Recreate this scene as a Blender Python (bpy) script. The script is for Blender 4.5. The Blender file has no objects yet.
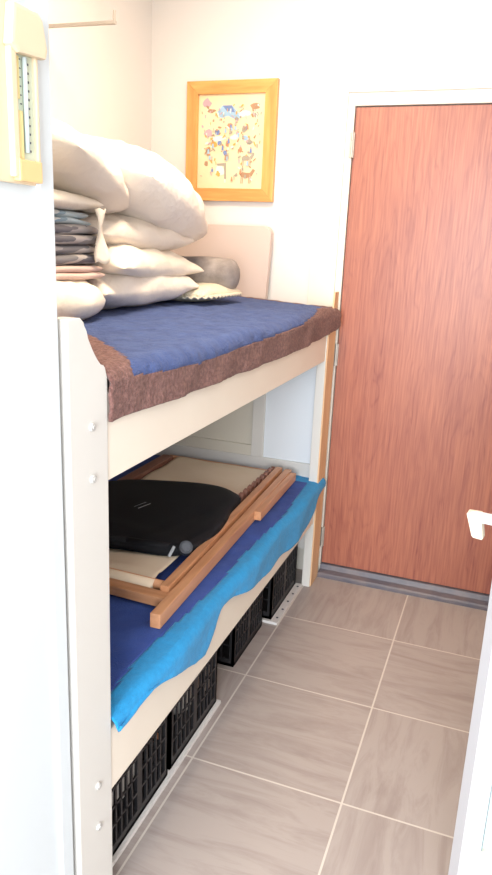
import bpy, bmesh, math, random
from mathutils import Vector, Matrix, noise
random.seed(4)
PI = math.pi
scene = bpy.context.scene
COL = scene.collection

# ------------------------------------------------------------------ materials
def mat(name, color, rough=.6, metal=0.0, bump=None, var=None, spec=.5, sheen=0):
    m = bpy.data.materials.new(name); m.use_nodes = True
    nt = m.node_tree; b = nt.nodes['Principled BSDF']
    b.inputs['Base Color'].default_value = (*color, 1)
    b.inputs['Roughness'].default_value = rough
    b.inputs['Metallic'].default_value = metal
    b.inputs['Specular IOR Level'].default_value = spec
    if sheen: b.inputs['Sheen Weight'].default_value = sheen
    tc = nt.nodes.new('ShaderNodeTexCoord')
    if bump:
        sc, st, dist = bump
        n = nt.nodes.new('ShaderNodeTexNoise'); n.inputs['Scale'].default_value = sc
        n.inputs['Detail'].default_value = 4
        nt.links.new(tc.outputs['Object'], n.inputs['Vector'])
        bp = nt.nodes.new('ShaderNodeBump'); bp.inputs['Strength'].default_value = st
        bp.inputs['Distance'].default_value = dist
        nt.links.new(n.outputs['Fac'], bp.inputs['Height'])
        nt.links.new(bp.outputs['Normal'], b.inputs['Normal'])
    if var:
        c2, sc, lo, hi = var
        n = nt.nodes.new('ShaderNodeTexNoise'); n.inputs['Scale'].default_value = sc
        n.inputs['Detail'].default_value = 5
        nt.links.new(tc.outputs['Object'], n.inputs['Vector'])
        mr = nt.nodes.new('ShaderNodeMapRange')
        mr.inputs['From Min'].default_value = lo; mr.inputs['From Max'].default_value = hi
        nt.links.new(n.outputs['Fac'], mr.inputs['Value'])
        mx = nt.nodes.new('ShaderNodeMix'); mx.data_type = 'RGBA'
        mx.inputs[6].default_value = (*color, 1); mx.inputs[7].default_value = (*c2, 1)
        nt.links.new(mr.outputs['Result'], mx.inputs[0])
        nt.links.new(mx.outputs[2], b.inputs['Base Color'])
    return m

def wood(name, c1, c2, rough=.4, axis=2, scale=14, stretch=.06, fine=90, dist=5, coat=0, contrast=(.3, .7)):
    """wood whose grain runs along `axis` (0,1,2) in object space"""
    m = bpy.data.materials.new(name); m.use_nodes = True
    nt = m.node_tree; b = nt.nodes['Principled BSDF']; L = nt.links.new
    b.inputs['Roughness'].default_value = rough
    b.inputs['Coat Weight'].default_value = coat
    b.inputs['Coat Roughness'].default_value = .3
    tc = nt.nodes.new('ShaderNodeTexCoord'); mp = nt.nodes.new('ShaderNodeMapping')
    s = [1, 1, 1]; s[axis] = stretch; mp.inputs['Scale'].default_value = s
    L(tc.outputs['Object'], mp.inputs['Vector'])
    n1 = nt.nodes.new('ShaderNodeTexNoise'); n1.inputs['Scale'].default_value = scale * .35
    n1.inputs['Detail'].default_value = 2; n1.inputs['Distortion'].default_value = .6
    L(mp.outputs['Vector'], n1.inputs['Vector'])
    # contour lines of a smooth noise give cathedral grain
    mul = nt.nodes.new('ShaderNodeMath'); mul.operation = 'MULTIPLY'; mul.inputs[1].default_value = dist * 6
    L(n1.outputs['Fac'], mul.inputs[0])
    sn = nt.nodes.new('ShaderNodeMath'); sn.operation = 'SINE'; L(mul.outputs[0], sn.inputs[0])
    n2 = nt.nodes.new('ShaderNodeTexNoise'); n2.inputs['Scale'].default_value = fine
    n2.inputs['Detail'].default_value = 4
    L(mp.outputs['Vector'], n2.inputs['Vector'])
    mr = nt.nodes.new('ShaderNodeMapRange'); mr.inputs['From Min'].default_value = -1
    mr.inputs['From Max'].default_value = 1; L(sn.outputs[0], mr.inputs['Value'])
    add = nt.nodes.new('ShaderNodeMath'); add.operation = 'MULTIPLY_ADD'
    L(mr.outputs['Result'], add.inputs[0]); add.inputs[1].default_value = .3
    mm = nt.nodes.new('ShaderNodeMath'); mm.operation = 'MULTIPLY'; mm.inputs[1].default_value = .75
    L(n2.outputs['Fac'], mm.inputs[0]); L(mm.outputs[0], add.inputs[2])
    mr2 = nt.nodes.new('ShaderNodeMapRange'); mr2.inputs['From Min'].default_value = contrast[0]
    mr2.inputs['From Max'].default_value = contrast[1]; L(add.outputs[0], mr2.inputs['Value'])
    mx = nt.nodes.new('ShaderNodeMix'); mx.data_type = 'RGBA'
    mx.inputs[6].default_value = (*c1, 1); mx.inputs[7].default_value = (*c2, 1)
    L(mr2.outputs['Result'], mx.inputs[0]); L(mx.outputs[2], b.inputs['Base Color'])
    return m

def door_mat():
    m = bpy.data.materials.new('red_brown_veneer'); m.use_nodes = True
    nt = m.node_tree; b = nt.nodes['Principled BSDF']; L = nt.links.new
    def N(t, **k):
        n = nt.nodes.new(t)
        for a, v in k.items(): setattr(n, a, v)
        return n
    def ma(op, *v):
        n = N('ShaderNodeMath', operation=op)
        for i, x in enumerate(v):
            if isinstance(x, (int, float)): n.inputs[i].default_value = x
            else: L(x, n.inputs[i])
        return n.outputs[0]
    tc = N('ShaderNodeTexCoord'); sx = N('ShaderNodeSeparateXYZ'); L(tc.outputs['Object'], sx.inputs[0])
    def noise_(scale, stretch, detail=4, dist=0):
        mp = N('ShaderNodeMapping'); mp.inputs['Scale'].default_value = (1, 1, stretch); L(tc.outputs['Object'], mp.inputs[0])
        n = N('ShaderNodeTexNoise'); n.inputs['Scale'].default_value = scale; n.inputs['Detail'].default_value = detail
        n.inputs['Distortion'].default_value = dist; L(mp.outputs[0], n.inputs['Vector']); return n.outputs['Fac']
    low = noise_(4, .35, 3); wob = noise_(11, .22, 3, .4); fine = noise_(150, .035, 3); mid = noise_(30, .06, 4, .3)
    def heart(cx, cz, wx, wz):
        dx = ma('DIVIDE', ma('SUBTRACT', sx.outputs['X'], cx), wx); dz = ma('DIVIDE', ma('SUBTRACT', sx.outputs['Z'], cz), wz)
        r = ma('SQRT', ma('ADD', ma('MULTIPLY', dx, dx), ma('MULTIPLY', dz, dz)))
        return ma('ADD', r, ma('MULTIPLY', wob, 2.2))
    r = ma('MINIMUM', heart(-.19, 1.15, .050, .52), heart(.22, .25, .06, .75))
    ring = ma('POWER', ma('MULTIPLY_ADD', ma('SINE', ma('MULTIPLY', r, 16.0)), .5, .5), 4.0)
    ring = ma('MULTIPLY', ring, ma('MULTIPLY_ADD', mid, 1.6, -.35))
    v = ma('ADD', ma('MULTIPLY', ring, .20), ma('ADD', ma('MULTIPLY', fine, .80), ma('ADD', ma('MULTIPLY', mid, .30), ma('MULTIPLY', low, .30))))
    cr = N('ShaderNodeValToRGB')
    cr.color_ramp.elements[0].position = .45; cr.color_ramp.elements[0].color = (.46, .168, .098, 1)
    cr.color_ramp.elements[1].position = 1.0; cr.color_ramp.elements[1].color = (.235, .062, .045, 1)
    L(v, cr.inputs['Fac']); L(cr.outputs['Color'], b.inputs['Base Color'])
    b.inputs['Roughness'].default_value = .42; b.inputs['Coat Weight'].default_value = .25; b.inputs['Coat Roughness'].default_value = .35
    bp = N('ShaderNodeBump'); bp.inputs['Strength'].default_value = .12; bp.inputs['Distance'].default_value = .001
    L(fine, bp.inputs['Height']); L(bp.outputs[0], b.inputs['Normal'])
    return m

M = {}
M['wall'] = mat('wall_paint', (.79, .76, .735), .75, bump=(60, .06, .004))
M['wall_side'] = mat('partition_paint', (.64, .69, .72), .6, bump=(60, .05, .004))
M['ceiling'] = mat('ceiling_paint', (.88, .87, .84), .8)
M['white'] = mat('white_painted_wood', (.66, .645, .61), .45, bump=(30, .04, .003))
M['frame_white'] = mat('door_frame_paint', (.76, .73, .65), .5)
M['rail'] = mat('cream_painted_rail', (.80, .73, .63), .5, bump=(30, .04, .003), var=((.78, .70, .60), 3, .4, .7))
M['panel'] = mat('pale_blue_white_panel', (.74, .79, .84), .6)
M['panel_cream'] = mat('aged_cream_panel', (.66, .62, .53), .6)
M['pine'] = wood('raw_pine', (.78, .53, .31), (.62, .38, .20), .55, axis=2, scale=14, stretch=.1, contrast=(.35, .95))
M['door'] = door_mat()
M['sill'] = mat('dark_threshold', (.105, .105, .135), .45, bump=(40, .1, .003), var=((.16, .14, .155), 12, .4, .65))
M['skirting'] = mat('dark_brown_skirting', (.09, .045, .03), .5)
M['metal'] = mat('brushed_steel', (.42, .39, .36), .45, .5)
M['dullmetal'] = mat('dull_hinge_metal', (.50, .47, .42), .5, .5)
M['bolt'] = mat('white_bolt_cap', (.52, .51, .49), .4, .2)
M['blue'] = mat('blue_terry', (.030, .062, .205), .95, bump=(200, 1, .008), var=((.055, .10, .285), 30, .35, .7), sheen=.1)
M['brown'] = mat('brown_terry', (.14, .058, .048), .95, bump=(190, 1, .009), var=((.27, .135, .115), 110, .4, .7), sheen=.1)
M['towelblue'] = mat('royal_blue_towel', (.022, .062, .29), .95, bump=(240, .6, .004), var=((.035, .085, .36), 14, .4, .65), sheen=.05)
M['cyan'] = mat('cyan_towel', (.008, .25, .56), .95, bump=(240, .6, .004), var=((.014, .29, .62), 70, .4, .65), sheen=.1)
M['mattress'] = mat('mattress_ticking', (.55, .58, .62), .9)
M['pillow'] = mat('offwhite_cotton', (.81, .73, .645), .9, bump=(26, .4, .014))
M['pillow2'] = mat('cream_cotton', (.83, .75, .64), .9, bump=(22, .45, .014))
M['pillow3'] = mat('pale_grey_cotton', (.77, .69, .60), .9, bump=(24, .4, .014))
M['pink'] = mat('pale_pink_cloth', (.66, .49, .43), .9, bump=(25, .3, .01))
M['greyroll'] = mat('grey_fleece', (.22, .19, .18), .95, bump=(150, .5, .004), var=((.34, .30, .28), 16, .4, .65))
M['crochet'] = mat('cream_crochet', (.74, .67, .53), .95, bump=(170, 1.0, .006))
M['pinkboard'] = mat('pale_pink_vinyl', (.66, .53, .47), .6, bump=(40, .06, .003))
M['teak'] = wood('orange_brown_hardwood', (.68, .34, .175), (.50, .22, .10), .42, axis=1, scale=30, stretch=.08, contrast=(.3, .9))
M['teakx'] = wood('orange_brown_hardwood_cross', (.68, .34, .175), (.50, .22, .10), .42, axis=0, scale=30, stretch=.08, contrast=(.3, .9))
M['darkteak'] = wood('dark_reddish_hardwood', (.36, .17, .12), (.22, .09, .06), .5, axis=1, scale=30, stretch=.08)
M['canvas'] = mat('cream_canvas', (.82, .68, .52), .9, bump=(120, .2, .003), var=((.78, .63, .47), 5, .4, .65))
M['black'] = mat('black_cloth', (.0075, .008, .011), .7, bump=(300, .2, .002), spec=.25)
M['blackplastic'] = mat('black_plastic', (.012, .012, .014), .45)
M['greydisc'] = mat('grey_metal_disc', (.09, .095, .11), .35, .5)
M['clip'] = mat('pale_clip', (.5, .52, .55), .4)
M['tray'] = mat('white_plastic_tray', (.68, .66, .64), .5)
M['gold'] = wood('light_orange_wood', (.80, .42, .13), (.66, .30, .085), .4, axis=2, scale=20, stretch=.1)
M['goldx'] = wood('light_orange_wood_cross', (.80, .42, .13), (.66, .30, .085), .4, axis=0, scale=20, stretch=.1)
M['paper'] = mat('yellow_paper', (.84, .66, .40), .7, var=((.86, .72, .50), 6, .35, .7))
M['pl'] = mat('ivory_plastic', (.72, .58, .40), .5)
M['pl2'] = mat('ochre_plastic', (.80, .52, .24), .5)
M['scale'] = mat('pale_green_scale', (.60, .66, .52), .4)
M['tube'] = mat('yellow_tube', (.80, .66, .30), .25)
M['tubeg'] = mat('grey_tube', (.48, .56, .56), .2)
M['ink'] = mat('dark_ink', (.05, .06, .09), .6)
M['cord'] = mat('red_cord', (.25, .04, .03), .7)
M['leaf'] = mat('white_coated_leaf', (.60, .67, .69), .35)
M['leafedge'] = mat('grey_coated_edge', (.50, .49, .51), .4)
M['leafcream'] = mat('cream_kick_rail', (.60, .59, .50), .4)
M['gasket'] = mat('grey_gasket', (.22, .27, .28), .6)
M['pane'] = mat('frosted_pane', (.52, .62, .61), .3)
M['handle'] = mat('cream_handle', (.62, .54, .42), .4)
M['handlew'] = mat('white_handle', (.80, .82, .86), .35)
M['bundle'] = mat('pale_bundle', (.60, .58, .55), .9, bump=(20, .6, .02))
M['orange'] = mat('orange_packet', (.55, .20, .08), .5)

def stripe_mat(name, cols, freq):
    m = bpy.data.materials.new(name); m.use_nodes = True
    nt = m.node_tree; b = nt.nodes['Principled BSDF']; L = nt.links.new
    b.inputs['Roughness'].default_value = .9
    tc = nt.nodes.new('ShaderNodeTexCoord'); sx = nt.nodes.new('ShaderNodeSeparateXYZ')
    L(tc.outputs['Object'], sx.inputs[0])
    ns = nt.nodes.new('ShaderNodeTexNoise'); ns.inputs['Scale'].default_value = 8
    L(tc.outputs['Object'], ns.inputs['Vector'])
    a = nt.nodes.new('ShaderNodeMath'); a.operation = 'MULTIPLY_ADD'; a.inputs[1].default_value = freq
    L(sx.outputs['X'], a.inputs[0])
    a1 = nt.nodes.new('ShaderNodeMath'); a1.operation = 'MULTIPLY_ADD'; a1.inputs[1].default_value = freq * .9
    L(sx.outputs['Z'], a1.inputs[0]); L(ns.outputs['Fac'], a1.inputs[2]); L(a1.outputs[0], a.inputs[2])
    fr = nt.nodes.new('ShaderNodeMath'); fr.operation = 'FRACT'; L(a.outputs[0], fr.inputs[0])
    cr = nt.nodes.new('ShaderNodeValToRGB'); cr.color_ramp.interpolation = 'CONSTANT'
    while len(cr.color_ramp.elements) < len(cols): cr.color_ramp.elements.new(.5)
    for e, (p, c) in zip(cr.color_ramp.elements, cols): e.position = p; e.color = (*c, 1)
    L(fr.outputs[0], cr.inputs['Fac']); L(cr.outputs['Color'], b.inputs['Base Color'])
    return m
M['stripe'] = stripe_mat('grey_striped_cloth', [(0, (.20, .19, .20)), (.35, (.36, .33, .33)), (.55, (.13, .125, .145)), (.8, (.46, .42, .40))], 12)
M['bluestripe'] = stripe_mat('pale_blue_cloth', [(0, (.52, .60, .64)), (.3, (.28, .38, .46)), (.42, (.62, .63, .62)), (.8, (.42, .52, .58))], 9)

def floor_mat():
    S, OX, OY = .4577, -.4128, -.4724
    m = bpy.data.materials.new('greige_floor_tile'); m.use_nodes = True
    nt = m.node_tree; b = nt.nodes['Principled BSDF']; L = nt.links.new
    tc = nt.nodes.new('ShaderNodeTexCoord'); sx = nt.nodes.new('ShaderNodeSeparateXYZ')
    L(tc.outputs['Object'], sx.inputs[0])
    def math_(op, a, bval=None, c=None):
        n = nt.nodes.new('ShaderNodeMath'); n.operation = op
        for i, v in enumerate((a, bval, c)):
            if v is None: continue
            if isinstance(v, (int, float)): n.inputs[i].default_value = v
            else: L(v, n.inputs[i])
        return n.outputs[0]
    fx = math_('DIVIDE', math_('SUBTRACT', sx.outputs['X'], OX), S)
    fy = math_('DIVIDE', math_('SUBTRACT', sx.outputs['Y'], OY), S)
    def edge(f):
        fr = math_('FRACT', f)
        return math_('MINIMUM', fr, math_('SUBTRACT', 1.0, fr))
    e = math_('MINIMUM', edge(fx), edge(fy))
    grout = math_('LESS_THAN', e, .0062)
    ix = math_('FLOOR', fx); iy = math_('FLOOR', fy)
    cmb = nt.nodes.new('ShaderNodeCombineXYZ'); L(ix, cmb.inputs[0]); L(iy, cmb.inputs[1])
    wn = nt.nodes.new('ShaderNodeTexWhiteNoise'); L(cmb.outputs[0], wn.inputs['Vector'])
    # streaks, each tile with its own offset; alternate tiles turned
    off = nt.nodes.new('ShaderNodeVectorMath'); off.operation = 'MULTIPLY_ADD'
    L(wn.outputs['Color'], off.inputs[0]); off.inputs[1].default_value = (9, 9, 0)
    L(tc.outputs['Object'], off.inputs[2])
    def streak(rot, sc):
        mp = nt.nodes.new('ShaderNodeMapping'); mp.inputs['Rotation'].default_value = (0, 0, rot)
        mp.inputs['Scale'].default_value = sc; L(off.outputs[0], mp.inputs['Vector'])
        n = nt.nodes.new('ShaderNodeTexNoise'); n.inputs['Scale'].default_value = 7
        n.inputs['Detail'].default_value = 7; n.inputs['Roughness'].default_value = .68
        n.inputs['Distortion'].default_value = .9
        L(mp.outputs[0], n.inputs['Vector']); return n.outputs['Fac']
    s1 = streak(.12, (2.4, .38, 1)); s2 = streak(-.1, (.38, 2.4, 1))
    par = math_('LESS_THAN', wn.outputs['Value'], .38)
    sm = math_('ADD', math_('MULTIPLY', s1, math_('SUBTRACT', 1.0, par)), math_('MULTIPLY', s2, par))
    cr = nt.nodes.new('ShaderNodeValToRGB')
    cr.color_ramp.elements[0].position = .33; cr.color_ramp.elements[0].color = (.305, .255, .237, 1)
    cr.color_ramp.elements[1].position = .56; cr.color_ramp.elements[1].color = (.385, .335, .313, 1)
    L(sm, cr.inputs['Fac'])
    mx = nt.nodes.new('ShaderNodeMix'); mx.data_type = 'RGBA'
    L(grout, mx.inputs[0]); L(cr.outputs['Color'], mx.inputs[6]); mx.inputs[7].default_value = (.60, .55, .50, 1)
    L(mx.outputs[2], b.inputs['Base Color'])
    b.inputs['Roughness'].default_value = .42
    bp = nt.nodes.new('ShaderNodeBump'); bp.inputs['Strength'].default_value = .3; bp.inputs['Distance'].default_value = .002
    L(math_('SUBTRACT', 1.0, grout), bp.inputs['Height']); L(bp.outputs[0], b.inputs['Normal'])
    return m
M['floor'] = floor_mat()

# ------------------------------------------------------------------ helpers
def link(name, bm, m, parent=None, smooth=False, loc=None):
    me = bpy.data.meshes.new(name)
    bmesh.ops.recalc_face_normals(bm, faces=bm.faces)
    bm.to_mesh(me); bm.free()
    o = bpy.data.objects.new(name, me); COL.objects.link(o)
    for k in (m if isinstance(m, (list, tuple)) else [m]): me.materials.append(M[k])
    if smooth:
        for p in me.polygons: p.use_smooth = True
    if parent is not None:
        o.parent = parent; o.matrix_parent_inverse = Matrix.Identity(4)
        if parent.type == 'EMPTY' or True:
            # geometry is given in world coordinates: shift into the parent's frame
            w = world_of(parent)
            me.transform(w.inverted())
    return o
def world_of(o):
    w = Matrix.LocRotScale(o.location, o.rotation_euler, o.scale)
    return world_of(o.parent) @ w if o.parent else w
def tag(o, label, cat, group=None, kind=None):
    o['label'] = label; o['category'] = cat
    if group: o['group'] = group
    if kind: o['kind'] = kind
    return o
def thing(name, label, cat, loc, rz=0, group=None):
    o = bpy.data.objects.new(name, None); COL.objects.link(o)
    o.location = loc; o.rotation_euler = (0, 0, rz); o.empty_display_size = .05
    return tag(o, label, cat, group)
def recentre(o):
    """put the origin of a top-level mesh at the middle of its base"""
    me = o.data; vs = [v.co for v in me.vertices]
    c = Vector(((min(v.x for v in vs) + max(v.x for v in vs)) / 2, (min(v.y for v in vs) + max(v.y for v in vs)) / 2, min(v.z for v in vs)))
    me.transform(Matrix.Translation(-c)); o.location = c; return o
def struct(o, label=None):
    o['kind'] = 'structure'
    if label: o['label'] = label
    return o
def box(bm, x0, x1, y0, y1, z0, z1, bev=0, seg=2, mi=0, mtx=None):
    vs = [bm.verts.new((x, y, z)) for x in (x0, x1) for y in (y0, y1) for z in (z0, z1)]
    fs = [bm.faces.new([vs[i] for i in q]) for q in ((0, 1, 3, 2), (4, 6, 7, 5), (0, 4, 5, 1), (2, 3, 7, 6), (0, 2, 6, 4), (1, 5, 7, 3))]
    for f in fs: f.material_index = mi
    if mtx is not None: bmesh.ops.transform(bm, matrix=mtx, verts=vs)
    if bev:
        es = list({e for f in fs for e in f.edges})
        bmesh.ops.bevel(bm, geom=es, offset=bev, segments=seg, profile=.7, affect='EDGES')
def bx(name, x0, x1, y0, y1, z0, z1, m, parent=None, bev=0):
    bm = bmesh.new(); box(bm, x0, x1, y0, y1, z0, z1, bev); return link(name, bm, m, parent, smooth=False)
def bar(bm, a, b, w, h, up=(0, 0, 1), bev=.002):
    """rectangular bar from a to b, w across, h along up"""
    a, b = Vector(a), Vector(b); d = (b - a); L = d.length; d.normalize()
    s = d.cross(Vector(up)).normalized(); u = s.cross(d)
    mt = Matrix((( s.x, d.x, u.x, a.x), (s.y, d.y, u.y, a.y), (s.z, d.z, u.z, a.z), (0, 0, 0, 1)))
    box(bm, -w / 2, w / 2, 0, L, -h / 2, h / 2, bev, 2, 0, mt)
def cyl(bm, a, b, r, seg=20, r2=None):
    a, b = Vector(a), Vector(b); d = b - a
    q = d.to_track_quat('Z', 'Y').to_matrix().to_4x4(); q.translation = (a + b) / 2
    bmesh.ops.create_cone(bm, cap_ends=True, segments=seg, radius1=r, radius2=r if r2 is None else r2, depth=d.length, matrix=q)
def prism(bm, pts, ax, lo, hi, bev=0):
    """polygon pts in the two other axes, extruded along ax"""
    def P(p, t):
        l = list(p); l.insert(ax, t); return l
    a = [bm.verts.new(P(p, lo)) for p in pts]; b = [bm.verts.new(P(p, hi)) for p in pts]
    fs = [bm.faces.new(a), bm.faces.new(b[::-1])]
    for i in range(len(pts)):
        fs.append(bm.faces.new((a[i], b[i], b[(i + 1) % len(pts)], a[(i + 1) % len(pts)])))
    if bev:
        bmesh.ops.bevel(bm, geom=list({e for f in fs[:2] for e in f.edges}), offset=bev, segments=2, profile=.7, affect='EDGES')
def nz(x, y, z, s=1.0): return noise.noise(Vector((x * s, y * s, z * s)))
def interp(tab, x):
    if x <= tab[0][0]: return tab[0][1]
    for (a, va), (b, vb) in zip(tab, tab[1:]):
        if x <= b: return va + (vb - va) * (x - a) / (b - a)
    return tab[-1][1]

# ------------------------------------------------------------------ the room
struct(bx('floor', -1.42, 2.6, -5, .12, -.05, 0, 'floor'))
struct(bx('ceiling', -1.42, 2.6, -5, .12, 2.62, 2.7, 'ceiling'))
# far wall, with the doorway cut out
bm = bmesh.new()
box(bm, -1.42, -.40, 0, .12, 0, 2.62); box(bm, -.40, .475, 0, .12, 2.082, 2.62); box(bm, .475, 2.6, 0, .12, 0, 2.62)
struct(link('wall_back', bm, 'wall'))
struct(bx('wall_left', -1.42, -1.30, -2.6, 0, 0, 2.62, 'wall'))
bm = bmesh.new(); box(bm, -1.30, -.40, -2.12, -2.032, 0, 2.62); box(bm, -.50, -.40, -4.2, -2.12, 0, 2.62)
struct(link('wall_near_left', bm, 'wall_side'))
struct(bx('trim_1', -.412, -.393, -2.068, -2.032, 0, 2.62, 'wall_side', bev=.003), 'white vertical corner trim at the end of the partition')
struct(bx('wall_light_block', 2.5, 2.6, -5, .12, 0, 2.62, 'wall'))  # unseen wall, added to cut the world light coming from the right
struct(bx('wall_right', .60, .70, -1.10, 0, 0, 2.62, 'wall'))
# dark skirting behind the bunk
struct(bx('baseboard_back', -1.29, -.53, -.014, 0, 0, .075, 'skirting', bev=.002))
# door architrave + jamb
bm = bmesh.new()
box(bm, -.525, -.408, -.022, 0, 0, 2.19, .003); box(bm, -.408, .60, -.022, 0, 2.095, 2.19, .003)
struct(link('trim_2', bm, 'frame_white'), 'cream door architrave')
bm = bmesh.new()
box(bm, -.408, -.380, -.012, .06, 0, 2.095, .002); box(bm, -.380, .455, -.012, .06, 2.047, 2.095, .002); box(bm, .448, .476, -.012, .06, 0, 2.095, .002)
struct(link('trim_3', bm, 'frame_white'), 'cream door jamb')
d1 = struct(bx('door_1', -.377, .445, .0, .042, .05, 2.043, 'door', bev=.002), 'flush red-brown wood veneer door')
for z in (.185, 1.045, 1.90):
    bm = bmesh.new()
    box(bm, -.392, -.372, -.016, -.001, z - .048, z + .048, .001)
    for k in range(3): cyl(bm, (-.380, -.017, z - .048 + k * .033), (-.380, -.017, z - .018 + k * .033), .0055, 12)
    link('hinge', bm, 'dullmetal', d1)
bm = bmesh.new()
prism(bm, [(-.062, 0), (.09, 0), (.09, .046), (-.012, .046), (-.022, .026), (-.055, .022), (-.062, .014)], 0, -.378, .449)
struct(link('trim_4', bm, 'sill'), 'dark grey door threshold')

# ------------------------------------------------------------------ bunk bed
XF = -.385            # plane of the aisle face
bunk = thing('bunk_bed', 'white painted wooden bunk bed with cream side rails standing against the wall', 'bunk bed', (-.85, -1.03, 0))
def post(y_out, y_in, x0, x1, top, low, near, m, parent):
    """post with a cove cut at its inner top corner"""
    pts = [(y_out, 0), (y_in, 0), (y_in, low)]
    s = 1 if y_in > y_out else -1
    w = abs(y_in - y_out)
    n = 8
    for i in range(n + 1):                       # convex-concave sweep
        t = i / n
        pts.append((y_in - s * w * (.06 + .50 * t ** 1.0), low + .02 + (top - low - .045) * (t ** 1.6)))
    pts += [(y_in - s * w * .60, top - .008), (y_in - s * w * .68, top), (y_out, top)]
    bm = bmesh.new()
    prism(bm, pts, 0, x0, x1, .003)
    return link('post', bm, m, parent)
pn = post(-2.018, -1.893, XF - .04, XF, 1.362, 1.245, True, 'white', bunk)
pnb = post(-2.018, -1.893, -1.285, -1.245, 1.362, 1.245, True, 'white', bunk)
pf = post(-.052, -.178, XF - .037, XF, 1.255, 1.20, False, 'white', bunk)
pfb = post(-.052, -.178, -1.285, -1.248, 1.318, 1.225, False, 'white', bunk)
bm = bmesh.new(); prism(bm, [(-.054, .002), (-.175, .002), (-.175, 1.20), (-.125, 1.23), (-.115, 1.318), (-.054, 1.318)], 0, XF - .0005, XF + .006)
o = link('face_strip', bm, 'pine', pf); o['label'] = 'raw pine face of the white post'
def bolt(y, z, parent, r=.0095, m='bolt'):
    bm = bmesh.new(); cyl(bm, (XF - .002, y, z), (XF + .005, y, z), r, 20, r * .8)
    cyl(bm, (XF + .005, y, z), (XF + .0065, y, z), r * .45, 6); return link('bolt', bm, m, parent)
for z in (1.162, 1.062, .372, .266): bolt(-1.949, z, pn)
for z in (1.126, 1.031, .36, .265): bolt(-.150, z, pf, .006)
for (x0, x1) in ((XF - .030, XF - .003), (-1.28, -1.255)):
    for (z0, z1) in ((1.040, 1.215), (.312, .470)):
        bx('side_rail', x0, x1, -1.895, -.176, z0, z1, 'rail', bunk, .002)
# slatted deck under each mattress
for z in (1.075, .345):
    bm = bmesh.new()
    for k in range(12):
        y = -1.86 + k * .148
        box(bm, -1.253, XF - .032, y, y + .07, z, z + .018)
    link('slat_base', bm, 'rail', bunk)
# end frames: stiles, cross rails, recessed panels
def end_frame(y0, y1, far):
    f = bx('end_frame', -1.246, XF - .041, y0, y1, .485, .567, 'white', bunk, .003)
    bx('cross_rail', -1.246, -.712, y0 + .004, y1 - .004, .567, .617, 'panel_cream', f, .002)
    bx('cross_rail', -1.246, XF - .041, y0, y1, 1.02, 1.18, 'white', f, .003)
    bx('stile', -.712, -.656, y0, y1, .567, 1.02, 'white', f, .003)
    bx('panel', -1.246, -.712, y0 + .014, y1 - .008, .617, 1.02, 'panel_cream', f)
    bx('panel', -.656, XF - .041, y0 + .014, y1 - .008, .567, 1.02, 'panel', f)
    bx('cross_rail', -1.246, XF - .041, y0 + .003, y1 - .003, .16, .26, 'white', f, .003)
end_frame(-.135, -.100, True)
end_frame(-2.000, -1.965, False)

# ------------------------------------------------------------------ mattresses and covers
bm = bmesh.new(); box(bm, -1.235, -.428, -1.885, -.15, 1.094, 1.245, .04, 4)
tag(recentre(link('mattress', bm, 'mattress', None, True)), 'mattress of the upper bunk, hidden under the blue and brown blanket', 'mattress')
bm = bmesh.new(); box(bm, -1.235, -.428, -1.885, -.15, .364, .484, .04, 4)
tag(recentre(link('mattress', bm, 'mattress', None, True)), 'mattress of the lower bunk, hidden under the blue and cyan towel', 'mattress')

def drape(y0, y1, xback, xtop, xout, ztop, zbot, isborder, ny, amp, mats, names, parent, mound=None, outf=None, thick=.008, rr=.035):
    """cloth lying on a bed: flat part, rounded front edge, hanging strip"""
    prof_n_flat, prof_n_arc, prof_n_hang = 110, 10, 16
    rows = []
    for j in range(ny + 1):
        y = y0 + (y1 - y0) * j / ny
        zb = zbot(y); xo = xout + (outf(y) if outf else 0)
        row = []
        for i in range(prof_n_flat + 1):
            t = i / prof_n_flat; x = xback + (xo - rr - xback) * t
            # away from the corner post the cloth reaches a little further towards the end frame
            yy = y - .065 * min(1, max(0, (-.425 - x) / .02)) * max(0, (y1 - y) / (y1 - y0)) ** 6
            z = ztop + (mound(x, y) if mound else 0)
            row.append((x, yy, z))
        ze = row[-1][2]
        for i in range(1, prof_n_arc + 1):
            a = PI / 2 * i / prof_n_arc
            row.append((xo - rr + rr * math.sin(a), y, ze - rr * (1 - math.cos(a))))
        zs = ze - rr
        for i in range(1, prof_n_hang + 1):
            t = i / prof_n_hang
            row.append((xo + .004 * math.sin(y * 23 + t * 2) * t, y, zs + (zb - zs) * t))
        rows.append(row)
    bms = [bmesh.new(), bmesh.new()]; vm = [{}, {}]
    def gv(k, j, i):
        if (j, i) not in vm[k]:
            x, y, z = rows[j][i]
            n = amp * nz(x, y, z, 14) + amp * .5 * nz(x, y, z, 45)
            flat = i <= prof_n_flat
            vm[k][(j, i)] = bms[k].verts.new((x + (0 if flat else n), y + (0 if flat else .3 * n), z + (n if flat else 0)))
        return vm[k][(j, i)]
    for j in range(ny):
        for i in range(len(rows[0]) - 1):
            x = sum(rows[a][b][0] for a in (j, j + 1) for b in (i, i + 1)) / 4
            y = sum(rows[a][b][1] for a in (j, j + 1) for b in (i, i + 1)) / 4
            z = sum(rows[a][b][2] for a in (j, j + 1) for b in (i, i + 1)) / 4
            k = 1 if isborder(x, y, z, i / (len(rows[0]) - 1)) else 0
            bms[k].faces.new((gv(k, j, i), gv(k, j + 1, i), gv(k, j + 1, i + 1), gv(k, j, i + 1)))
    main = link(names[0], bms[0], mats[0], parent, True)
    for k, o in ((0, main),):
        s = o.modifiers.new('thickness', 'SOLIDIFY'); s.thickness = thick; s.offset = -1
    if parent is None:
        recentre(main)
    b = link(names[1], bms[1], mats[1], main, True)
    s = b.modifiers.new('thickness', 'SOLIDIFY'); s.thickness = thick; s.offset = -1
    return main, b

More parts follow.
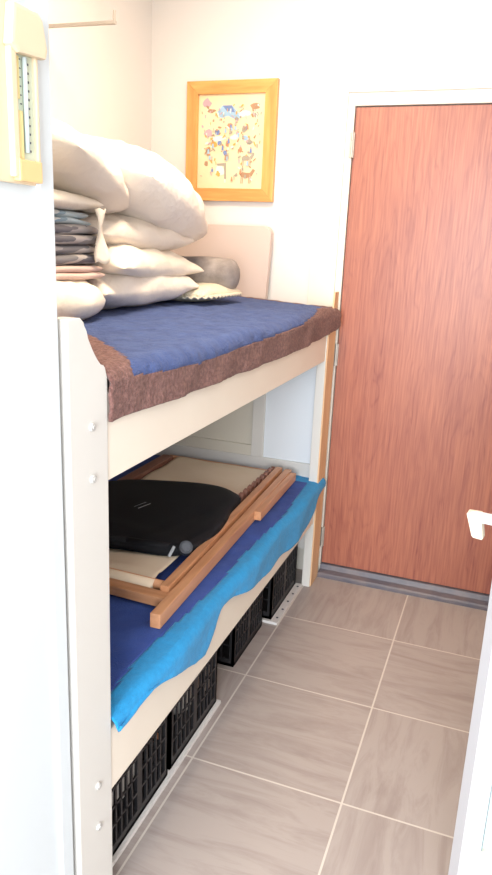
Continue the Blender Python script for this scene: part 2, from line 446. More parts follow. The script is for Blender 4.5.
# upper blanket
bot_up = [(-1.90, 1.160), (-1.76, 1.160), (-1.51, 1.155), (-1.16, 1.15), (-.65, 1.147), (-.38, 1.152), (-.13, 1.165), (-.09, 1.18)]
top_b = [(-1.90, 1.247), (-1.76, 1.233), (-1.51, 1.219), (-1.17, 1.224), (-.67, 1.233), (-.44, 1.250), (-.2, 1.275)]
def up_border(x, y, z, t):
    if y > -.125 - .02 * math.sin(x * 9): return True
    if x > -.37 + (-.002): pass
    if y < -1.39 - 1.0 * (x + .8) and x > -1.0: return True
    if x <= -1.0 and y < -1.24: return True
    return x > -.402 and z < interp(top_b, y)
def up_mound(x, y):
    return .010 * math.exp(-((x + .85) / .3) ** 2) - .012 * max(0, (y + .25) / .2) * max(0, (x + .6) / .2) + .006 * nz(x, y, 0, 4)
blanket, _ = drape(-1.892, -.088, -1.26, -.42, -.366, 1.262, lambda y: interp(bot_up, y) + .004 * nz(0, y, 0, 9), up_border, 330, .005,
                   ('blue', 'brown'), ('terry_blanket', 'border'), None, up_mound, lambda y: .003 * math.sin(y * 6) + .014 * max(0, (y + .3) / .2) - .012 * max(0, min(1, (-1.6 - y) / .25)))
tag(blanket, 'fluffy navy blue terry blanket with a brown border spread over the upper bunk', 'blanket')

# lower towel
bot_lo = [(-1.92, .515), (-1.885, .478), (-1.84, .474), (-1.755, .486), (-1.67, .462), (-1.59, .434), (-1.50, .402), (-1.43, .389), (-1.37, .42), (-1.31, .462), (-1.20, .455), (-1.08, .422),
          (-.97, .403), (-.80, .392), (-.62, .370), (-.48, .368), (-.36, .385), (-.21, .430), (-.08, .47)]
def lo_border(x, y, z, t):
    if y > -.20 and x > -.50: return True
    return x > -.428 + .018 * min(1, max(0, (y + 1.35) / .3)) + .008 * math.sin(y * 9.0 + 1) + .004 * nz(x, y, 0, 9)
def lo_mound(x, y):
    return .006 * nz(x, y, 3, 5) + .004 * math.sin(8 * x + 5 * y) * (1 if y < -1.3 else .4)
towel, _ = drape(-1.888, -.088, -1.26, -.42, -.365, .503, lambda y: interp(bot_lo, y), lo_border, 330, .002,
                 ('towelblue', 'cyan'), ('beach_towel', 'border'), None, lo_mound, lambda y: .006 * math.sin(y * 11) + .006 * max(0, (y + .3) / .2), thick=.005, rr=.03)
tag(towel, 'royal blue towel with a wide cyan border spread over the lower bunk', 'towel')

# ------------------------------------------------------------------ folded sling chair on the lower bunk
ZD = .536
chair = thing('folding_deck_chair', 'folded wooden deck chair with cream canvas lying on the lower bunk', 'deck chair', (-.76, -.85, .506))
def bar_part(name, a, b, w, h, m='teak', parent=chair, bev=.004):
    bm = bmesh.new(); bar(bm, a, b, w, h, bev=bev); return link(name, bm, m, parent)
bar_part('long_rail', (-.462, -1.545, ZD - .005), (-.510, -.20, ZD - .004), .030, .042)
bar_part('inner_rail', (-.5025, -1.41, ZD + .007), (-.5495, -.21, ZD + .006), .028, .036)
bar_part('stub_arm', (-.464, -.735, ZD - .002), (-.480, -.225, ZD - .004), .026, .034)
bar_part('long_rail', (-1.065, -1.45, ZD - .0), (-1.065, -.26, ZD - .004), .050, .045, 'darkteak')
bar_part('cross_bar', (-1.13, -1.402, ZD - .006), (-.484, -1.432, ZD - .006), .040, .030, 'teakx')
bar_part('cross_bar', (-1.085, -.215, ZD - .012), (-.50, -.215, ZD - .012), .03, .026, 'teakx')
bm = bmesh.new(); cyl(bm, (-1.08, -1.352, ZD + .002), (-.518, -1.372, ZD + .002), .015, 20)
link('dowel', bm, 'teakx', chair, True)
# notched rack
bm = bmesh.new()
pts = [(-.67, ZD - .01)]
for k in range(9):
    y = -.66 + k * .05
    pts += [(y, ZD + .022), (y + .022, ZD + .024), (y + .030, ZD + .005), (y + .044, ZD + .006)]
pts += [(-.205, ZD + .02), (-.205, ZD - .015)]
prism(bm, pts, 0, -.588, -.570, .001)
link('notched_rack', bm, 'darkteak', chair)
# canvas: lies over the frame and wraps the near dowel
bm = bmesh.new(); NU, NV = 34, 60; G = []
for j in range(NV + 1):
    t = j / NV; row = []
    for i in range(NU + 1):
        u = i / NU; x = -1.030 + (.438) * u + .03 * (1 - t) * u
        y = -1.365 + 1.14 * t
        z = ZD + .012 + .006 * math.exp(-((t - .93) / .08) ** 2) - .010 * t - .012 * math.sin(PI * t) * math.sin(PI * u) + .006 * nz(x, y, 1, 7)
        if t < .05: z = ZD + .018 - .012 * ((.05 - t) / .05) ** 2
        row.append(bm.verts.new((x, y - (.02 if t == 0 else 0), z)))
    G.append(row)
for j in range(NV):
    for i in range(NU): bm.faces.new((G[j][i], G[j][i + 1], G[j + 1][i + 1], G[j + 1][i]))
cv = link('canvas', bm, 'canvas', chair, True); s = cv.modifiers.new('t', 'SOLIDIFY'); s.thickness = .003; s.offset = -1
bm = bmesh.new(); cyl(bm, (-1.06, -1.368, ZD + .000), (-.552, -1.384, ZD + .000), .021, 20)
link('canvas_hem', bm, 'canvas', cv, True)

# ------------------------------------------------------------------ black folded bag
bag = thing('garment_bag', 'black folded cloth bag lying on the cream canvas of the deck chair', 'bag', (-.78, -.93, ZD + .02))
out = [(-1.12, -.79), (-1.085, -.705), (-1.02, -.655), (-.90, -.610), (-.76, -.575), (-.655, -.578), (-.580, -.62), (-.548, -.70),
       (-.535, -.80), (-.515, -.90), (-.505, -1.00), (-.515, -1.09), (-.532, -1.165), (-.60, -1.215), (-.72, -1.23), (-.86, -1.25), (-1.00, -1.26), (-1.10, -1.20)]
cx, cy = -.80, -.92
bm = bmesh.new(); rings = []
K = 14; NO = len(out) * 5
def outline(k):
    f = k / 5; i = int(f) % len(out); t = f - int(f)
    p0, p1, p2, p3 = (Vector(out[(i + q) % len(out)]) for q in (-1, 0, 1, 2))
    return .5 * ((2 * p1) + (-p0 + p2) * t + (2 * p0 - 5 * p1 + 4 * p2 - p3) * t * t + (-p0 + 3 * p1 - 3 * p2 + p3) * t ** 3)
for r in range(K + 1):
    ring = []
    f = 1 - r / K
    for k in range(NO):
        o = outline(k); x = cx + (o.x - cx) * f; y = cy + (o.y - cy) * f
        h = .020 * (1 - f ** 16) ** .5 + .006 * nz(x, y, 0, 5) * (1 - f ** 4)
        # fold crease running across, the near lip rolled up
        h += .008 * math.exp(-((y + 1.13 + .12 * (x + .8)) / .035) ** 2) * (1 - f ** 6)
        h -= .006 * math.exp(-((x + .62 - .25 * (y + .9)) / .012) ** 2) * (1 - f ** 6)
        ring.append(bm.verts.new((x, y, ZD + .020 + h)))
    rings.append(ring)
    if r == K: break
for r in range(K):
    for k in range(NO):
        if r == K - 1: continue
        bm.faces.new((rings[r][k], rings[r][(k + 1) % NO], rings[r + 1][(k + 1) % NO], rings[r + 1][k]))
bm.faces.new(rings[K - 1])
for v in rings[K]: bm.verts.remove(v)
bm.faces.new([bm.verts.new((v.co.x, v.co.y, ZD + .014)) for v in rings[0]][::-1])
bm.verts.ensure_lookup_table()
nb = len(bm.verts); low = bm.verts[nb - NO:]
for k in range(NO): bm.faces.new((rings[0][k], rings[0][(k + 1) % NO], low[(k + 1) % NO], low[k]))
body = link('bag_body', bm, 'black', bag, True)
# rolled front lip
bm = bmesh.new(); ph = [(-1.06, -1.225), (-.9, -1.222), (-.74, -1.20), (-.60, -1.185)]
for a, b in zip(ph, ph[1:]): cyl(bm, (*a, ZD + .030), (*b, ZD + .030), .015, 18)
for a in ph[1:-1]: bmesh.ops.create_uvsphere(bm, u_segments=16, v_segments=10, radius=.015, matrix=Matrix.Translation((*a, ZD + .03)))
link('rolled_lip', bm, 'black', bag, True)
bm = bmesh.new(); cyl(bm, (-.548, -1.175, ZD + .030), (-.540, -1.190, ZD + .046), .021, 28); cyl(bm, (-.540, -1.190, ZD + .046), (-.5385, -1.193, ZD + .0485), .014, 28)
link('disc', bm, 'greydisc', bag, False)
bm = bmesh.new(); bar(bm, (-.583, -1.222, ZD + .018), (-.575, -1.200, ZD + .046), .007, .008); link('clip', bm, 'clip', bag)
for (a, b) in (((-.855, -.955), (-.838, -.895)), ((-.835, -.96), (-.818, -.90)), ((-1.03, -.94), (-1.00, -.89)), ((-1.01, -.96), (-.985, -.915))):
    bm = bmesh.new(); bar(bm, (*a, ZD + .0425), (*b, ZD + .0425), .0015, .0015, bev=0)
    link('stitch', bm, 'clip', body)

# ------------------------------------------------------------------ crates under the bunk
def crate_mesh(L, D, H):
    """lattice crate, L along y, D along -x, front face at x=0"""
    bm = bmesh.new(); t = .006
    box(bm, -D, 0, 0, L, 0, .012)
    def wall(fix, a0, a1, axis):
        def b(u0, u1, z0, z1, th=t):
            if axis == 'y':
                x0, x1 = (fix - th, fix) if fix > -D / 2 else (fix, fix + th)
                box(bm, x0, x1, u0, u1, z0, z1)
            else:
                y0, y1 = (fix - th, fix) if fix > L / 2 else (fix, fix + th)
                box(bm, u0, u1, y0, y1, z0, z1)
        W = a1 - a0
        b(a0, a1, 0, .030, .009); b(a0, a1, H - .045, H, .009)
        b(a0, a0 + .018, .03, H - .045, .009); b(a1 - .018, a1, .03, H - .045, .009); b(a0 + W / 2 - .013, a0 + W / 2 + .013, .03, H - .045, .009)
        for half in (0, 1):
            h0 = a0 + .018 if half == 0 else a0 + W / 2 + .013
            h1 = a0 + W / 2 - .013 if half == 0 else a1 - .018
            n = 5
            for k in range(1, n):
                c = h0 + (h1 - h0) * k / n; b(c - .0035, c + .0035, .03, H - .045)
            for zz in (.085, .14, .195): b(h0, h1, zz - .003, zz + .003, .005)
    wall(0, 0, L, 'y'); wall(-D, 0, L, 'y'); wall(0, -D, 0, 'x'); wall(L, -D, 0, 'x')
    return bm
def crate(x, y0, y1, z, label):
    L = y1 - y0; D, H = .38, .275
    t = thing('plastic_crate', label, 'crate', (x, y0, z), 0, 'black crates under the lower bunk')
    t.location = (x, y0, z)
    bm = crate_mesh(L, D, H); bmesh.ops.translate(bm, verts=bm.verts, vec=(x, y0, z)); link('crate_body', bm, 'blackplastic', t)
    bm = bmesh.new()
    for (a, b, c, d) in ((-D - .006, .006, -.006, .008), (-D - .006, .006, L - .008, L + .006), (-.008, .006, .008, L - .008), (-D - .006, -D + .008, .008, L - .008)):
        box(bm, x + a, x + b, y0 + c, y0 + d, z + H - .012, z + H + .004)
    link('rim', bm, 'blackplastic', t)
    return t
crate(-.444, -1.822, -1.494, .012, 'black slotted plastic crate nearest the camera under the lower bunk')
crate(-.446, -1.474, -1.128, .012, 'black slotted plastic crate just behind the nearest one on the same tray')
crate(-.472, -.905, -.585, .0, 'black plastic crate standing directly on the tiles, set slightly further in')
crate(-.447, -.545, -.195, .012, 'black plastic crate farthest away, by the far bunk post')
o = bx('crate_tray', -.84, -.433, -1.885, -1.115, 0, .012, 'tray', bev=.002)
tag(recentre(o), 'long thin white board under the two nearest black crates', 'tray')
tr = bx('crate_tray', -.84, -.416, -.560, -.185, 0, .012, 'tray', bev=.002)
tag(recentre(tr), 'thin white board under the farthest black crate', 'tray')
for k in range(5):
    bm = bmesh.new(); cyl(bm, (-.428, -.52 + k * .075, .0115), (-.428, -.52 + k * .075, .0135), .005, 12)
    link('hole', bm, 'ink', tr)
def blob(name, c, s, m, label, cat, seedv):
    bm = bmesh.new(); bmesh.ops.create_cube(bm, size=2)
    bmesh.ops.subdivide_edges(bm, edges=bm.edges, cuts=9, use_grid_fill=True)
    for v in bm.verts:
        d = v.co.copy(); n = d.normalized(); p = (abs(d.x) ** 4 + abs(d.y) ** 4 + abs(d.z) ** 4) ** .25
        q = d / p; w = 1 + .10 * nz(q.x + seedv, q.y, q.z, 2.2)
        v.co = Vector((c[0] + q.x * s[0] * w, c[1] + q.y * s[1] * w, c[2] + s[2] + q.z * s[2] * min(1, w)))
    return tag(recentre(link(name, bm, m, None, True)), label, cat)
blob('cloth_bundle', (-.62, -1.655, .027), (.13, .12, .095), 'bundle', 'pale cloth bundle inside the nearest black crate', 'cloth', 1)
blob('cloth_bundle', (-.60, -1.23, .027), (.11, .065, .08), 'bundle', 'pale cloth bundle in the second black crate', 'cloth', 5)
blob('packet', (-.56, -1.385, .027), (.05, .05, .10), 'orange', 'orange packet inside the second black crate', 'packet', 9)

# ------------------------------------------------------------------ pillows and bedding on the upper bunk
def pillow(name, c, size, h, rot, m, label, pinch=.10, sag=.0, wr=.012, seedv=0, cat='pillow', flat=.55, frill=0, parent=None, pw=2.6, rnd=.25):
    """size = (along x, along y); rot = euler XYZ; c = centre"""
    N = 44; bm = bmesh.new(); top = []; botm = []
    R = Matrix.LocRotScale(Vector(c), __import__('mathutils').Euler(rot), (1, 1, 1))
    for j in range(N + 1):
        rt, rb = [], []
        for i in range(N + 1):
            u = math.sin(PI / 2 * (-1 + 2 * i / N)); v = math.sin(PI / 2 * (-1 + 2 * j / N))
            k = 1 - pinch * (1 - abs(v) ** 2.0) * 0 
            x = u * (1 - pinch * (1 - v * v) * abs(u) ** 3); y = v * (1 - pinch * (1 - u * u) * abs(v) ** 3)
            x, y = x * math.sqrt(1 - rnd * v * v / 2), y * math.sqrt(1 - rnd * u * u / 2)
            prof = max(0, (1 - abs(u) ** pw)) ** .5 * max(0, (1 - abs(v) ** pw)) ** .5
            X, Y = x * size[0] / 2, y * size[1] / 2
            w = wr * (nz(X + seedv, Y, 0, 9) + .5 * nz(X + seedv, Y, 5, 22)) * prof ** .5
            e = math.exp(-((1 - abs(u)) / .12) ** 2) + math.exp(-((1 - abs(v)) / .12) ** 2)
            w2 = wr * .7 * math.sin(38 * (X if abs(v) > abs(u) else Y) + seedv) * min(1, e) * prof ** .4
            s = -sag * (u * u + v * v) * .5
            zt = h * flat * prof + w + w2 + s; zb = -h * (1 - flat) * prof + .5 * w + s
            co = R @ Vector((X, Y, zt)); rt.append(bm.verts.new(co))
            if 0 < i < N and 0 < j < N: rb.append(bm.verts.new(R @ Vector((X, Y, zb))))
            else: rb.append(rt[-1])
        top.append(rt); botm.append(rb)
    for j in range(N):
        for i in range(N):
            bm.faces.new((top[j][i], top[j][i + 1], top[j + 1][i + 1], top[j + 1][i]))
            q = [botm[j][i], botm[j + 1][i], botm[j + 1][i + 1], botm[j][i + 1]]
            if len({id(v) for v in q}) == 4:
                try: bm.faces.new(q)
                except ValueError: pass
    o = link(name, bm, m, parent, True)
    if parent is None: recentre(o); tag(o, label, cat)
    return o
D = math.radians
# back stack
pillow('pillow', (-1.02, -.90, 1.338), (.50, .66), .15, (0, 0, D(-2)), 'pillow', 'off-white pillow at the bottom of the back stack, lying on the blue blanket', .12, .0, .016, 1)
pillow('pillow', (-1.01, -.86, 1.425), (.50, .70), .125, (D(-2), D(3), D(3)), 'pillow2', 'cream pillow with a sharp corner pointing at the grey rolled blanket', .15, .012, .015, 2)
pillow('pillow', (-1.04, -.85, 1.510), (.48, .70), .13, (D(-1), D(2), D(-2)), 'pillow3', 'pale pillow squeezed under the biggest white pillow', .10, .0, .016, 3, rnd=.5)
pillow('pillow', (-.995, -.725, 1.632), (.50, .80), .25, (D(-14), D(8), D(6)), 'pillow', 'biggest plump white pillow on top of the back stack, sloping toward the picture', .0, .0, .022, 4, pw=2.3, rnd=.75)
# front stack
pillow('pillow', (-.965, -1.40, 1.322), (.44, .48), .135, (0, 0, D(6)), 'pillow2', 'small rounded cream pillow at the bottom of the front stack, above the near bunk post', .0, .0, .016, 5, pw=3.2, rnd=.8)
def folded(name, c, size, n, th, m, label, rz, seedv, cat='blanket'):
    bm = bmesh.new(); R = Matrix.LocRotScale(Vector(c), __import__('mathutils').Euler((0, 0, rz)), (1, 1, 1))
    for k in range(n):
        ox = .012 * nz(k * 3.1, seedv, 0); A, B = 26, 26
        sx, sy = size[0] / 2 * (1 - .04 * (k % 2)), size[1] / 2
        tp, bt = [], []; rq = .2
        for j in range(B + 1):
            r1, r2 = [], []
            for i in range(A + 1):
                u = math.sin(PI / 2 * (-1 + 2 * i / A)); v = math.sin(PI / 2 * (-1 + 2 * j / B))
                pf_ = (max(0, 1 - abs(u) ** 16) ** .5) * (max(0, 1 - abs(v) ** 16) ** .5)
                zz = th * (k + .5) + .006 * nz(u + seedv, v, k * .3, 1.6)
                ux, vy = u * math.sqrt(1 - rq * v * v / 2), v * math.sqrt(1 - rq * u * u / 2)
                a = bm.verts.new(R @ Vector((ux * sx + ox, vy * sy, zz + th * .5 * pf_)))
                r1.append(a)
                r2.append(bm.verts.new(R @ Vector((ux * sx + ox, vy * sy, zz - th * .62 * pf_))) if 0 < i < A and 0 < j < B else a)
            tp.append(r1); bt.append(r2)
        for j in range(B):
            for i in range(A):
                bm.faces.new((tp[j][i], tp[j][i + 1], tp[j + 1][i + 1], tp[j + 1][i]))
                try: bm.faces.new((bt[j][i], bt[j + 1][i], bt[j + 1][i + 1], bt[j][i + 1]))
                except ValueError: pass
    return tag(recentre(link(name, bm, m, None, True)), label, cat)
folded('folded_sheet', (-.985, -1.38, 1.382), (.36, .42), 2, .019, 'pink', 'pale pink folded sheet beneath the grey striped blanket', D(4), 1, 'sheet')
folded('striped_blanket', (-1.01, -1.38, 1.424), (.38, .43), 4, .026, 'stripe', 'dark grey striped folded blanket in the front stack', D(3), 2)
folded('folded_sheet', (-1.025, -1.40, 1.527), (.37, .42), 2, .019, 'bluestripe', 'pale blue and white folded sheet above the grey striped blanket', D(3), 6, 'sheet')
pillow('pillow', (-1.0, -1.40, 1.592), (.40, .46), .055, (0, D(2), D(4)), 'pillow2', 'thin cream pillow between the pale blue sheet and the topmost grey-beige pillow', .05, .0, .006, 7, pw=4)
# cloth flap hanging from the thin pillow over the sheets
bm = bmesh.new(); g = []
for j in range(13):
    t = j / 12; row = []
    for i in range(6):
        u = i / 5; row.append(bm.verts.new((-.808 + .012 * math.sin(t * 5 + u * 3), -1.255 + .055 * u * (1 - .35 * t) + .02 * t, 1.572 - .145 * t + .004 * math.sin(u * 8))))
    g.append(row)
for j in range(12):
    for i in range(5): bm.faces.new((g[j][i], g[j][i + 1], g[j + 1][i + 1], g[j + 1][i]))
f = link('pillowcase_flap', bm, 'pillow2', None, True); s = f.modifiers.new('t', 'SOLIDIFY'); s.thickness = .005
tag(recentre(f), 'narrow cream cloth flap hanging down in front of the striped blanket', 'cloth')
pillow('pillow', (-1.00, -1.22, 1.680), (.46, .56), .18, (D(-15), D(8), D(12)), 'pillow3', 'topmost grey-beige pillow of the front stack beside the partition', .0, .0, .018, 8, pw=2.3, rnd=.6)
# grey rolled blanket
bm = bmesh.new(); NA, NL = 36, 40; rows = []
a0 = Vector((-1.08, -.42, 1.385)); a1 = Vector((-.700, -.415, 1.378)); rad = .060
for j in range(NL + 1):
    t = j / NL; cpt = a0.lerp(a1, t); r = rad
    if t > .9: r = rad * max(.05, (1 - ((t - .9) / .1) ** 2.4)) ** .5
    row = []
    for i in range(NA):
        a = 2 * PI * i / NA; rr_ = r * (1 + .05 * nz(math.cos(a) * 2, math.sin(a) * 2, t * 3)) + .003 * math.sin(a * 1 + t * 9)
        row.append(bm.verts.new(cpt + Vector((0, rr_ * math.cos(a) * 1.15, rr_ * math.sin(a)))))
    rows.append(row)
for j in range(NL):
    for i in range(NA): bm.faces.new((rows[j][i], rows[j][(i + 1) % NA], rows[j + 1][(i + 1) % NA], rows[j + 1][i]))
bm.faces.new(rows[0]); bm.faces.new(rows[-1])
tag(recentre(link('rolled_blanket', bm, 'greyroll', None, True)), 'grey-brown rolled fleece blanket sticking out beside the stacked pillows', 'blanket')
# crochet cushion with a ruffled edge
cush = pillow('frilled_cushion', (-.87, -.48, 1.306), (.31, .31), .07, (D(1), D(-2), D(-8)), 'crochet', 'small cream crocheted cushion with a ruffled edge under the grey roll', .04, 0, .006, 11, cat='cushion', pw=3)
bm = bmesh.new(); loop = []
for k in range(160):
    a = 2 * PI * k / 160; c_, s_ = math.cos(a), math.sin(a)
    e = (abs(c_) ** 4 + abs(s_) ** 4) ** -.25
    loop.append((c_ * e, s_ * e, k))
RR = Matrix.LocRotScale(Vector((-.87, -.48, 1.304)), __import__('mathutils').Euler((D(1), D(-2), D(-8))), (1, 1, 1))
ri = [bm.verts.new(RR @ Vector((x * .140, y * .140, 0))) for x, y, k in loop]
ro = [bm.verts.new(RR @ Vector((x * .172, y * .172, .005 * math.sin(k * 1.9) - .006))) for x, y, k in loop]
for k in range(160): bm.faces.new((ri[k], ri[(k + 1) % 160], ro[(k + 1) % 160], ro[k]))
f = link('ruffle', bm, 'crochet', cush, True); s = f.modifiers.new('t', 'SOLIDIFY'); s.thickness = .006; s.offset = 0

# pale pink board leaning behind
pts = []
x0, x1, z0, z1, r = -1.24, -.683, 1.268, 1.572, .03
for i in range(9):
    a = PI / 2 * i / 8; pts.append((x1 - r + r * math.sin(a) - .004, z1 - r + r * math.cos(a)))
pts += [(x1 - .016, z0), (x0, z0)]
for i in range(9):
    a = PI / 2 * i / 8; pts.append((x0 + r - r * math.cos(a), z1 - r + r * math.sin(a)))
bm = bmesh.new(); prism(bm, pts, 1, -.075, -.040, .006)
tag(recentre(link('padded_board', bm, 'pinkboard', None)), 'pale pink flat padded board with rounded corners standing upright against the back wall', 'board')

# ------------------------------------------------------------------ picture
pic = thing('framed_picture', 'small picture of tiny coloured figures in a light orange wood frame on the wall', 'picture', (-.915, -.001, 1.675))
pic.rotation_euler = (0, 0, 0)
PX0, PX1, PZ0, PZ1 = -1.116, -.706, 1.674, 2.156
fw = .052
def mitre(pts, m, nm='frame_side'):
    bm = bmesh.new(); prism(bm, pts, 1, -.026, -.002, .002); return link(nm, bm, m, pic)
mitre([(PX0, PZ0), (PX0, PZ1), (PX0 + fw, PZ1 - fw), (PX0 + fw, PZ0 + fw)], 'gold')
mitre([(PX1, PZ0), (PX1, PZ1), (PX1 - fw, PZ1 - fw), (PX1 - fw, PZ0 + fw)], 'gold')
mitre([(PX0, PZ1), (PX1, PZ1), (PX1 - fw, PZ1 - fw), (PX0 + fw, PZ1 - fw)], 'goldx')
mitre([(PX0, PZ0), (PX1, PZ0), (PX1 - fw, PZ0 + fw), (PX0 + fw, PZ0 + fw)], 'goldx')
pp = bx('printed_sheet', PX0 + fw - .004, PX1 - fw + .004, -.012, -.006, PZ0 + fw - .004, PZ1 - fw + .004, 'paper', pic)
# printed motifs, positions as fractions of the sheet
W, H = PX1 - PX0 - 2 * fw, PZ1 - PZ0 - 2 * fw
inks = {'print_sky_blue': (.34, .52, .68), 'print_blue': (.18, .26, .50), 'print_red': (.66, .27, .15), 'print_brown': (.44, .26, .15), 'print_grey': (.38, .34, .27), 'print_white': (.86, .82, .72), 'print_ochre': (.75, .40, .10), 'print_mauve': (.55, .38, .42)}
for k, c in inks.items(): M[k] = mat(k, c, .8)
keys = list(inks)
bm = bmesh.new()
LAY = [0]
def P2(u, v, lay=0): return (PX0 + fw + u * W, -.0124 - .00003 * LAY[0], PZ1 - fw - v * H)
def poly(pts, ink, lay=1):
    LAY[0] += 1
    f = bm.faces.new([bm.verts.new(P2(u, v, lay)) for u, v in pts]); f.material_index = keys.index(ink)
def dab(u, v, a, b, ink, lay=1, rot=0, n=9):
    ps = []
    for k in range(n):
        t = 2 * PI * k / n; rr_ = 1 + .25 * random.uniform(-1, 1)
        x, y = a * math.cos(t) * rr_, b * math.sin(t) * rr_
        ps.append((u + x * math.cos(rot) - y * math.sin(rot), v + x * math.sin(rot) + y * math.cos(rot)))
    poly(ps, ink, lay)
poly([(.24, .22), (.36, .115), (.50, .115), (.66, .235), (.58, .27), (.45, .225), (.36, .245)], 'print_sky_blue')
poly([(.36, .115), (.50, .115), (.55, .19), (.42, .17)], 'print_blue', 2)
for (u, v, a, b, ink) in ((.48, .33, .045, .025, 'print_red'), (.29, .40, .045, .03, 'print_blue'), (.70, .37, .035, .035, 'print_grey'), (.72, .46, .04, .03, 'print_sky_blue'),
                          (.78, .50, .05, .025, 'print_grey'), (.45, .52, .025, .04, 'print_red'), (.65, .58, .025, .035, 'print_red'), (.42, .62, .03, .035, 'print_blue'),
                          (.34, .51, .035, .03, 'print_blue'), (.25, .52, .05, .03, 'print_ochre'), (.30, .46, .14, .03, 'print_white'), (.70, .20, .10, .04, 'print_white'),
                          (.16, .58, .035, .035, 'print_brown'), (.13, .73, .03, .03, 'print_brown'), (.12, .09, .07, .05, 'print_mauve'), (.85, .13, .07, .03, 'print_brown'),
                          (.87, .22, .03, .03, 'print_grey'), (.35, .80, .07, .06, 'print_white'), (.32, .84, .03, .03, 'print_ochre'), (.60, .85, .025, .02, 'print_grey'),
                          (.20, .17, .06, .02, 'print_brown'), (.15, .40, .07, .04, 'print_mauve'), (.55, .45, .06, .03, 'print_white')):
    dab(u, v, a, b, ink)
poly([(.30, .73), (.44, .72), (.45, .90), (.42, .90), (.41, .755), (.31, .755)], 'print_grey', 2)
def horse(u, v, s, ink):
    dab(u, v, .075 * s, .028 * s, ink, 2)
    poly([(u + .05 * s, v - .01 * s), (u + .10 * s, v - .06 * s), (u + .13 * s, v - .045 * s), (u + .085 * s, v + .015 * s)], ink, 2)
    for du in (-.06, -.04, .045, .065): poly([(u + du * s, v), (u + du * s + .012, v), (u + du * s + .006, v + .085 * s), (u + du * s - .004, v + .085 * s)], ink, 2)
horse(.74, .67, 1, 'print_grey'); horse(.74, .85, 1.1, 'print_brown')
for k in range(150):
    u, v = random.uniform(.06, .94), random.choice((random.gauss(.2, .06), random.gauss(.42, .09), random.gauss(.52, .08), random.uniform(.05, .92)))
    if not .04 < v < .93: continue
    dab(u, v, random.uniform(.006, .032), random.uniform(.005, .014), random.choice(keys[3:]), 1, random.uniform(0, 3), 6)
for k in range(26):        # little standing figures
    u, v = random.uniform(.08, .92), random.uniform(.28, .9); ink = random.choice(keys[:5]); hh = random.uniform(.03, .05)
    poly([(u - .012, v), (u + .012, v), (u + .016, v + hh), (u - .016, v + hh)], ink); dab(u, v - .008, .009, .008, 'print_brown', 2, 0, 7)
bm2 = bm; link('printed_figures', bm2, keys, pp)

# ------------------------------------------------------------------ wall bracket / rail up on the left wall
br = thing('wall_bracket', 'slim grey metal arm high on the left wall, upturned at its end', 'bracket', (-1.30, -.82, 2.12))
bm = bmesh.new(); bar(bm, (-1.298, -.82, 2.164), (-.995, -.82, 2.161), .014, .010, bev=.002); link('arm', bm, 'metal', br)
bm = bmesh.new(); bar(bm, (-1.000, -.82, 2.164), (-.999, -.82, 2.196), .012, .005, up=(1, 0, 0), bev=.001); link('upturned_tip', bm, 'metal', br)
bm = bmesh.new(); box(bm, -1.300, -1.295, -.84, -.80, 2.11, 2.20, .001); link('wall_plate', bm, 'metal', br)

# ------------------------------------------------------------------ thermometer on the partition
TX = -.399
th = thing('wall_thermometer', 'ivory plastic wall thermometer hanging on the white partition', 'thermometer', (TX, -2.1220, 1.565))
bm = bmesh.new(); prism(bm, [(-2.2070, 1.567), (-2.0840, 1.567), (-2.0800, 1.755), (-2.0860, 1.80), (-2.2120, 1.80)], 0, TX, TX + .012, .003)
link('backing', bm, 'pl', th)
bm = bmesh.new()
prism(bm, [(-2.1480, 1.744), (-2.1320, 1.736), (-2.0720, 1.740), (-2.0680, 1.752), (-2.0770, 1.788), (-2.0880, 1.796), (-2.1400, 1.796)], 0, TX + .012, TX + .028, .005)
link('hood', bm, 'pl', th)
bm = bmesh.new(); box(bm, TX + .012, TX + .022, -2.1440, -2.1320, 1.575, 1.742, .002); box(bm, TX + .012, TX + .020, -2.0880, -2.0820, 1.575, 1.742, .002); link('side_rim', bm, 'pl', th)
sc = bx('scale_plate', TX + .012, TX + .014, -2.1320, -2.0880, 1.600, 1.740, 'scale', th)
bm = bmesh.new(); cyl(bm, (TX + .018, -2.1100, 1.61), (TX + .018, -2.1100, 1.735), .0035, 12); link('tube', bm, 'tubeg', th, True)
bm = bmesh.new(); box(bm, TX + .014, TX + .017, -2.1280, -2.1160, 1.600, 1.665, .001); box(bm, TX + .014, TX + .0155, -2.1280, -2.1190, 1.68, 1.735, .0005); link('colour_strip', bm, 'tube', th)
bm = bmesh.new()
for k in range(11):
    z = 1.612 + k * .0115
    box(bm, TX + .0139, TX + .0146, -2.1005, -2.0965, z, z + .003)
    box(bm, TX + .0139, TX + .0146, -2.1145 - .003, -2.1145, z + .004, z + .0055)
link('scale_marks', bm, 'ink', sc)
bm = bmesh.new(); box(bm, TX + .012, TX + .024, -2.1360, -2.0840, 1.570, 1.600, .003); link('bulb_cover', bm, 'pl2', th)
bm = bmesh.new()
cyl(bm, (TX + .006, -2.1370, 1.797), (TX + .006, -2.1120, 1.83), .0018, 8); cyl(bm, (TX + .006, -2.1370, 1.797), (TX + .006, -2.1720, 1.83), .0018, 8)
link('hanging_cord', bm, 'cord', th)

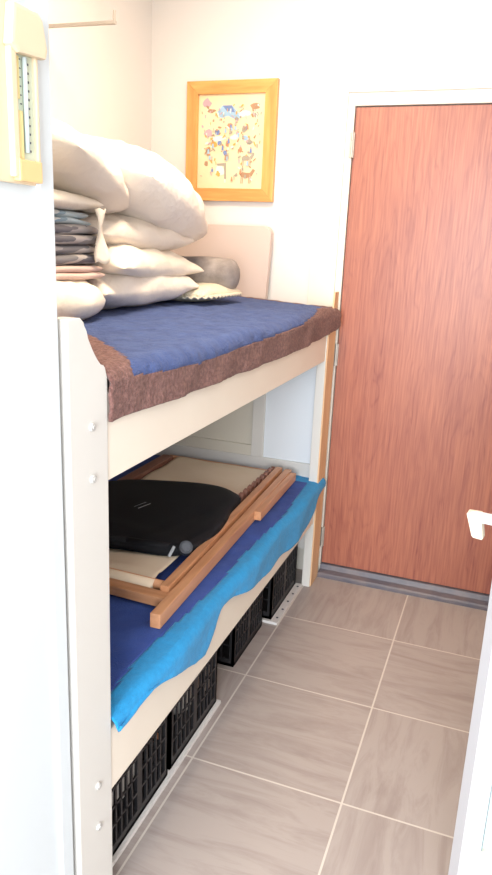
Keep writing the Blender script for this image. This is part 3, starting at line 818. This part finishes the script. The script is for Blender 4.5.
# ------------------------------------------------------------------ white open leaf on the right
B = Vector((.357, -1.75, 0)); ed = Vector((-.46, .89, 0)).normalized() * .037; fd = Vector((.89, .46, 0)).normalized()
def leafbox(bm, a0, a1, b0, b1, z0, z1, bev=.001):
    """a along the leaf from its free corner, b through its thickness"""
    e = ed.normalized()
    mt = Matrix(((fd.x, e.x, 0, B.x), (fd.y, e.y, 0, B.y), (0, 0, 1, 0), (0, 0, 0, 1)))
    box(bm, a0, a1, b0, b1, z0, z1, bev, 2, 0, mt)
bm = bmesh.new(); leafbox(bm, .0, .042, .0005, .0365, .30, 1.36); leafbox(bm, .70, .75, .0005, .0365, .02, 1.36); leafbox(bm, .042, .70, .0005, .0365, 1.31, 1.36)
d2 = struct(link('door_2', bm, 'leaf'), 'white door leaf with a cream lever handle standing open at the right')
bm = bmesh.new(); leafbox(bm, -.002, .0, -.0, .037, .02, 1.36, 0); link('edge_strip', bm, 'leafedge', d2)
bm = bmesh.new(); leafbox(bm, .0, .70, .0005, .0365, .02, .30); link('kick_rail', bm, 'leafcream', d2)
bm = bmesh.new(); leafbox(bm, .042, .046, .003, .034, .30, 1.31, 0); link('gasket', bm, 'gasket', d2)
bm = bmesh.new(); leafbox(bm, .046, .70, .010, .026, .30, 1.31, 0); link('pane', bm, 'pane', d2)
# handle: stem out of the back face, short lever bent down
S0 = B + ed + fd * .012
hz = 1.012
bm = bmesh.new(); bar(bm, (S0.x, S0.y, hz + .008), (.289, -1.652, hz - .010), .016, .018, bev=.002)
hd = link('handle', bm, 'handlew', d2)
bm = bmesh.new()
v = [Vector(q) for q in ((.275, -1.65, 1.004), (.303, -1.652, 1.005), (.312, -1.657, .955), (.291, -1.655, .957))]
off_ = Vector((.004, .018, .004))
a = [bm.verts.new(p_) for p_ in v]; b_ = [bm.verts.new(p_ + off_) for p_ in v]
bm.faces.new(a); bm.faces.new(b_[::-1])
for i in range(4): bm.faces.new((a[i], b_[i], b_[(i + 1) % 4], a[(i + 1) % 4]))
bmesh.ops.bevel(bm, geom=bm.edges, offset=.002, segments=2, affect='EDGES')
link('lever', bm, 'handle', hd)

# ------------------------------------------------------------------ camera
cam = bpy.data.cameras.new('camera'); co = bpy.data.objects.new('camera', cam); COL.objects.link(co)
cam.sensor_fit = 'VERTICAL'; cam.sensor_height = 36; cam.lens = 699.78 / 875 * 36; cam.clip_start = .02
r = Vector((0.93596275, 0.34959827, 0.04189015)); u = Vector((-0.13112919, 0.23568256, 0.96294281)); fwd = Vector((-0.32677037, 0.90677162, -0.26643264))
mw = Matrix((( r.x, u.x, -fwd.x, .3), (r.y, u.y, -fwd.y, -3.0158), (r.z, u.z, -fwd.z, 1.4965), (0, 0, 0, 1)))
co.matrix_world = mw; scene.camera = co

# ------------------------------------------------------------------ light
w = bpy.data.worlds.new('world'); scene.world = w; w.use_nodes = True
w.node_tree.nodes['Background'].inputs[0].default_value = (.86, .93, 1, 1)
w.node_tree.nodes['Background'].inputs[1].default_value = .8
def area(name, loc, target, sx, sy, power, color):
    l = bpy.data.lights.new(name, 'AREA'); l.shape = 'RECTANGLE'; l.size = sx; l.size_y = sy
    l.energy = power; l.color = color
    o = bpy.data.objects.new(name, l); COL.objects.link(o); o.location = loc
    o.rotation_euler = (Vector(target) - Vector(loc)).to_track_quat('-Z', 'Y').to_euler(); return o
area('window_light', (.25, -4.7, 1.45), (-.3, 0, .9), 1.6, 1.7, 95, (.93, .965, 1))
area('ceiling_lamp', (-.45, -1.15, 2.58), (-.45, -1.15, 0), .45, .45, 17, (1, .80, .58))
vs = scene.view_settings; vs.view_transform = 'Standard'; vs.look = 'None'; vs.gamma = 1; vs.use_curve_mapping = False
vs.exposure = 0.9
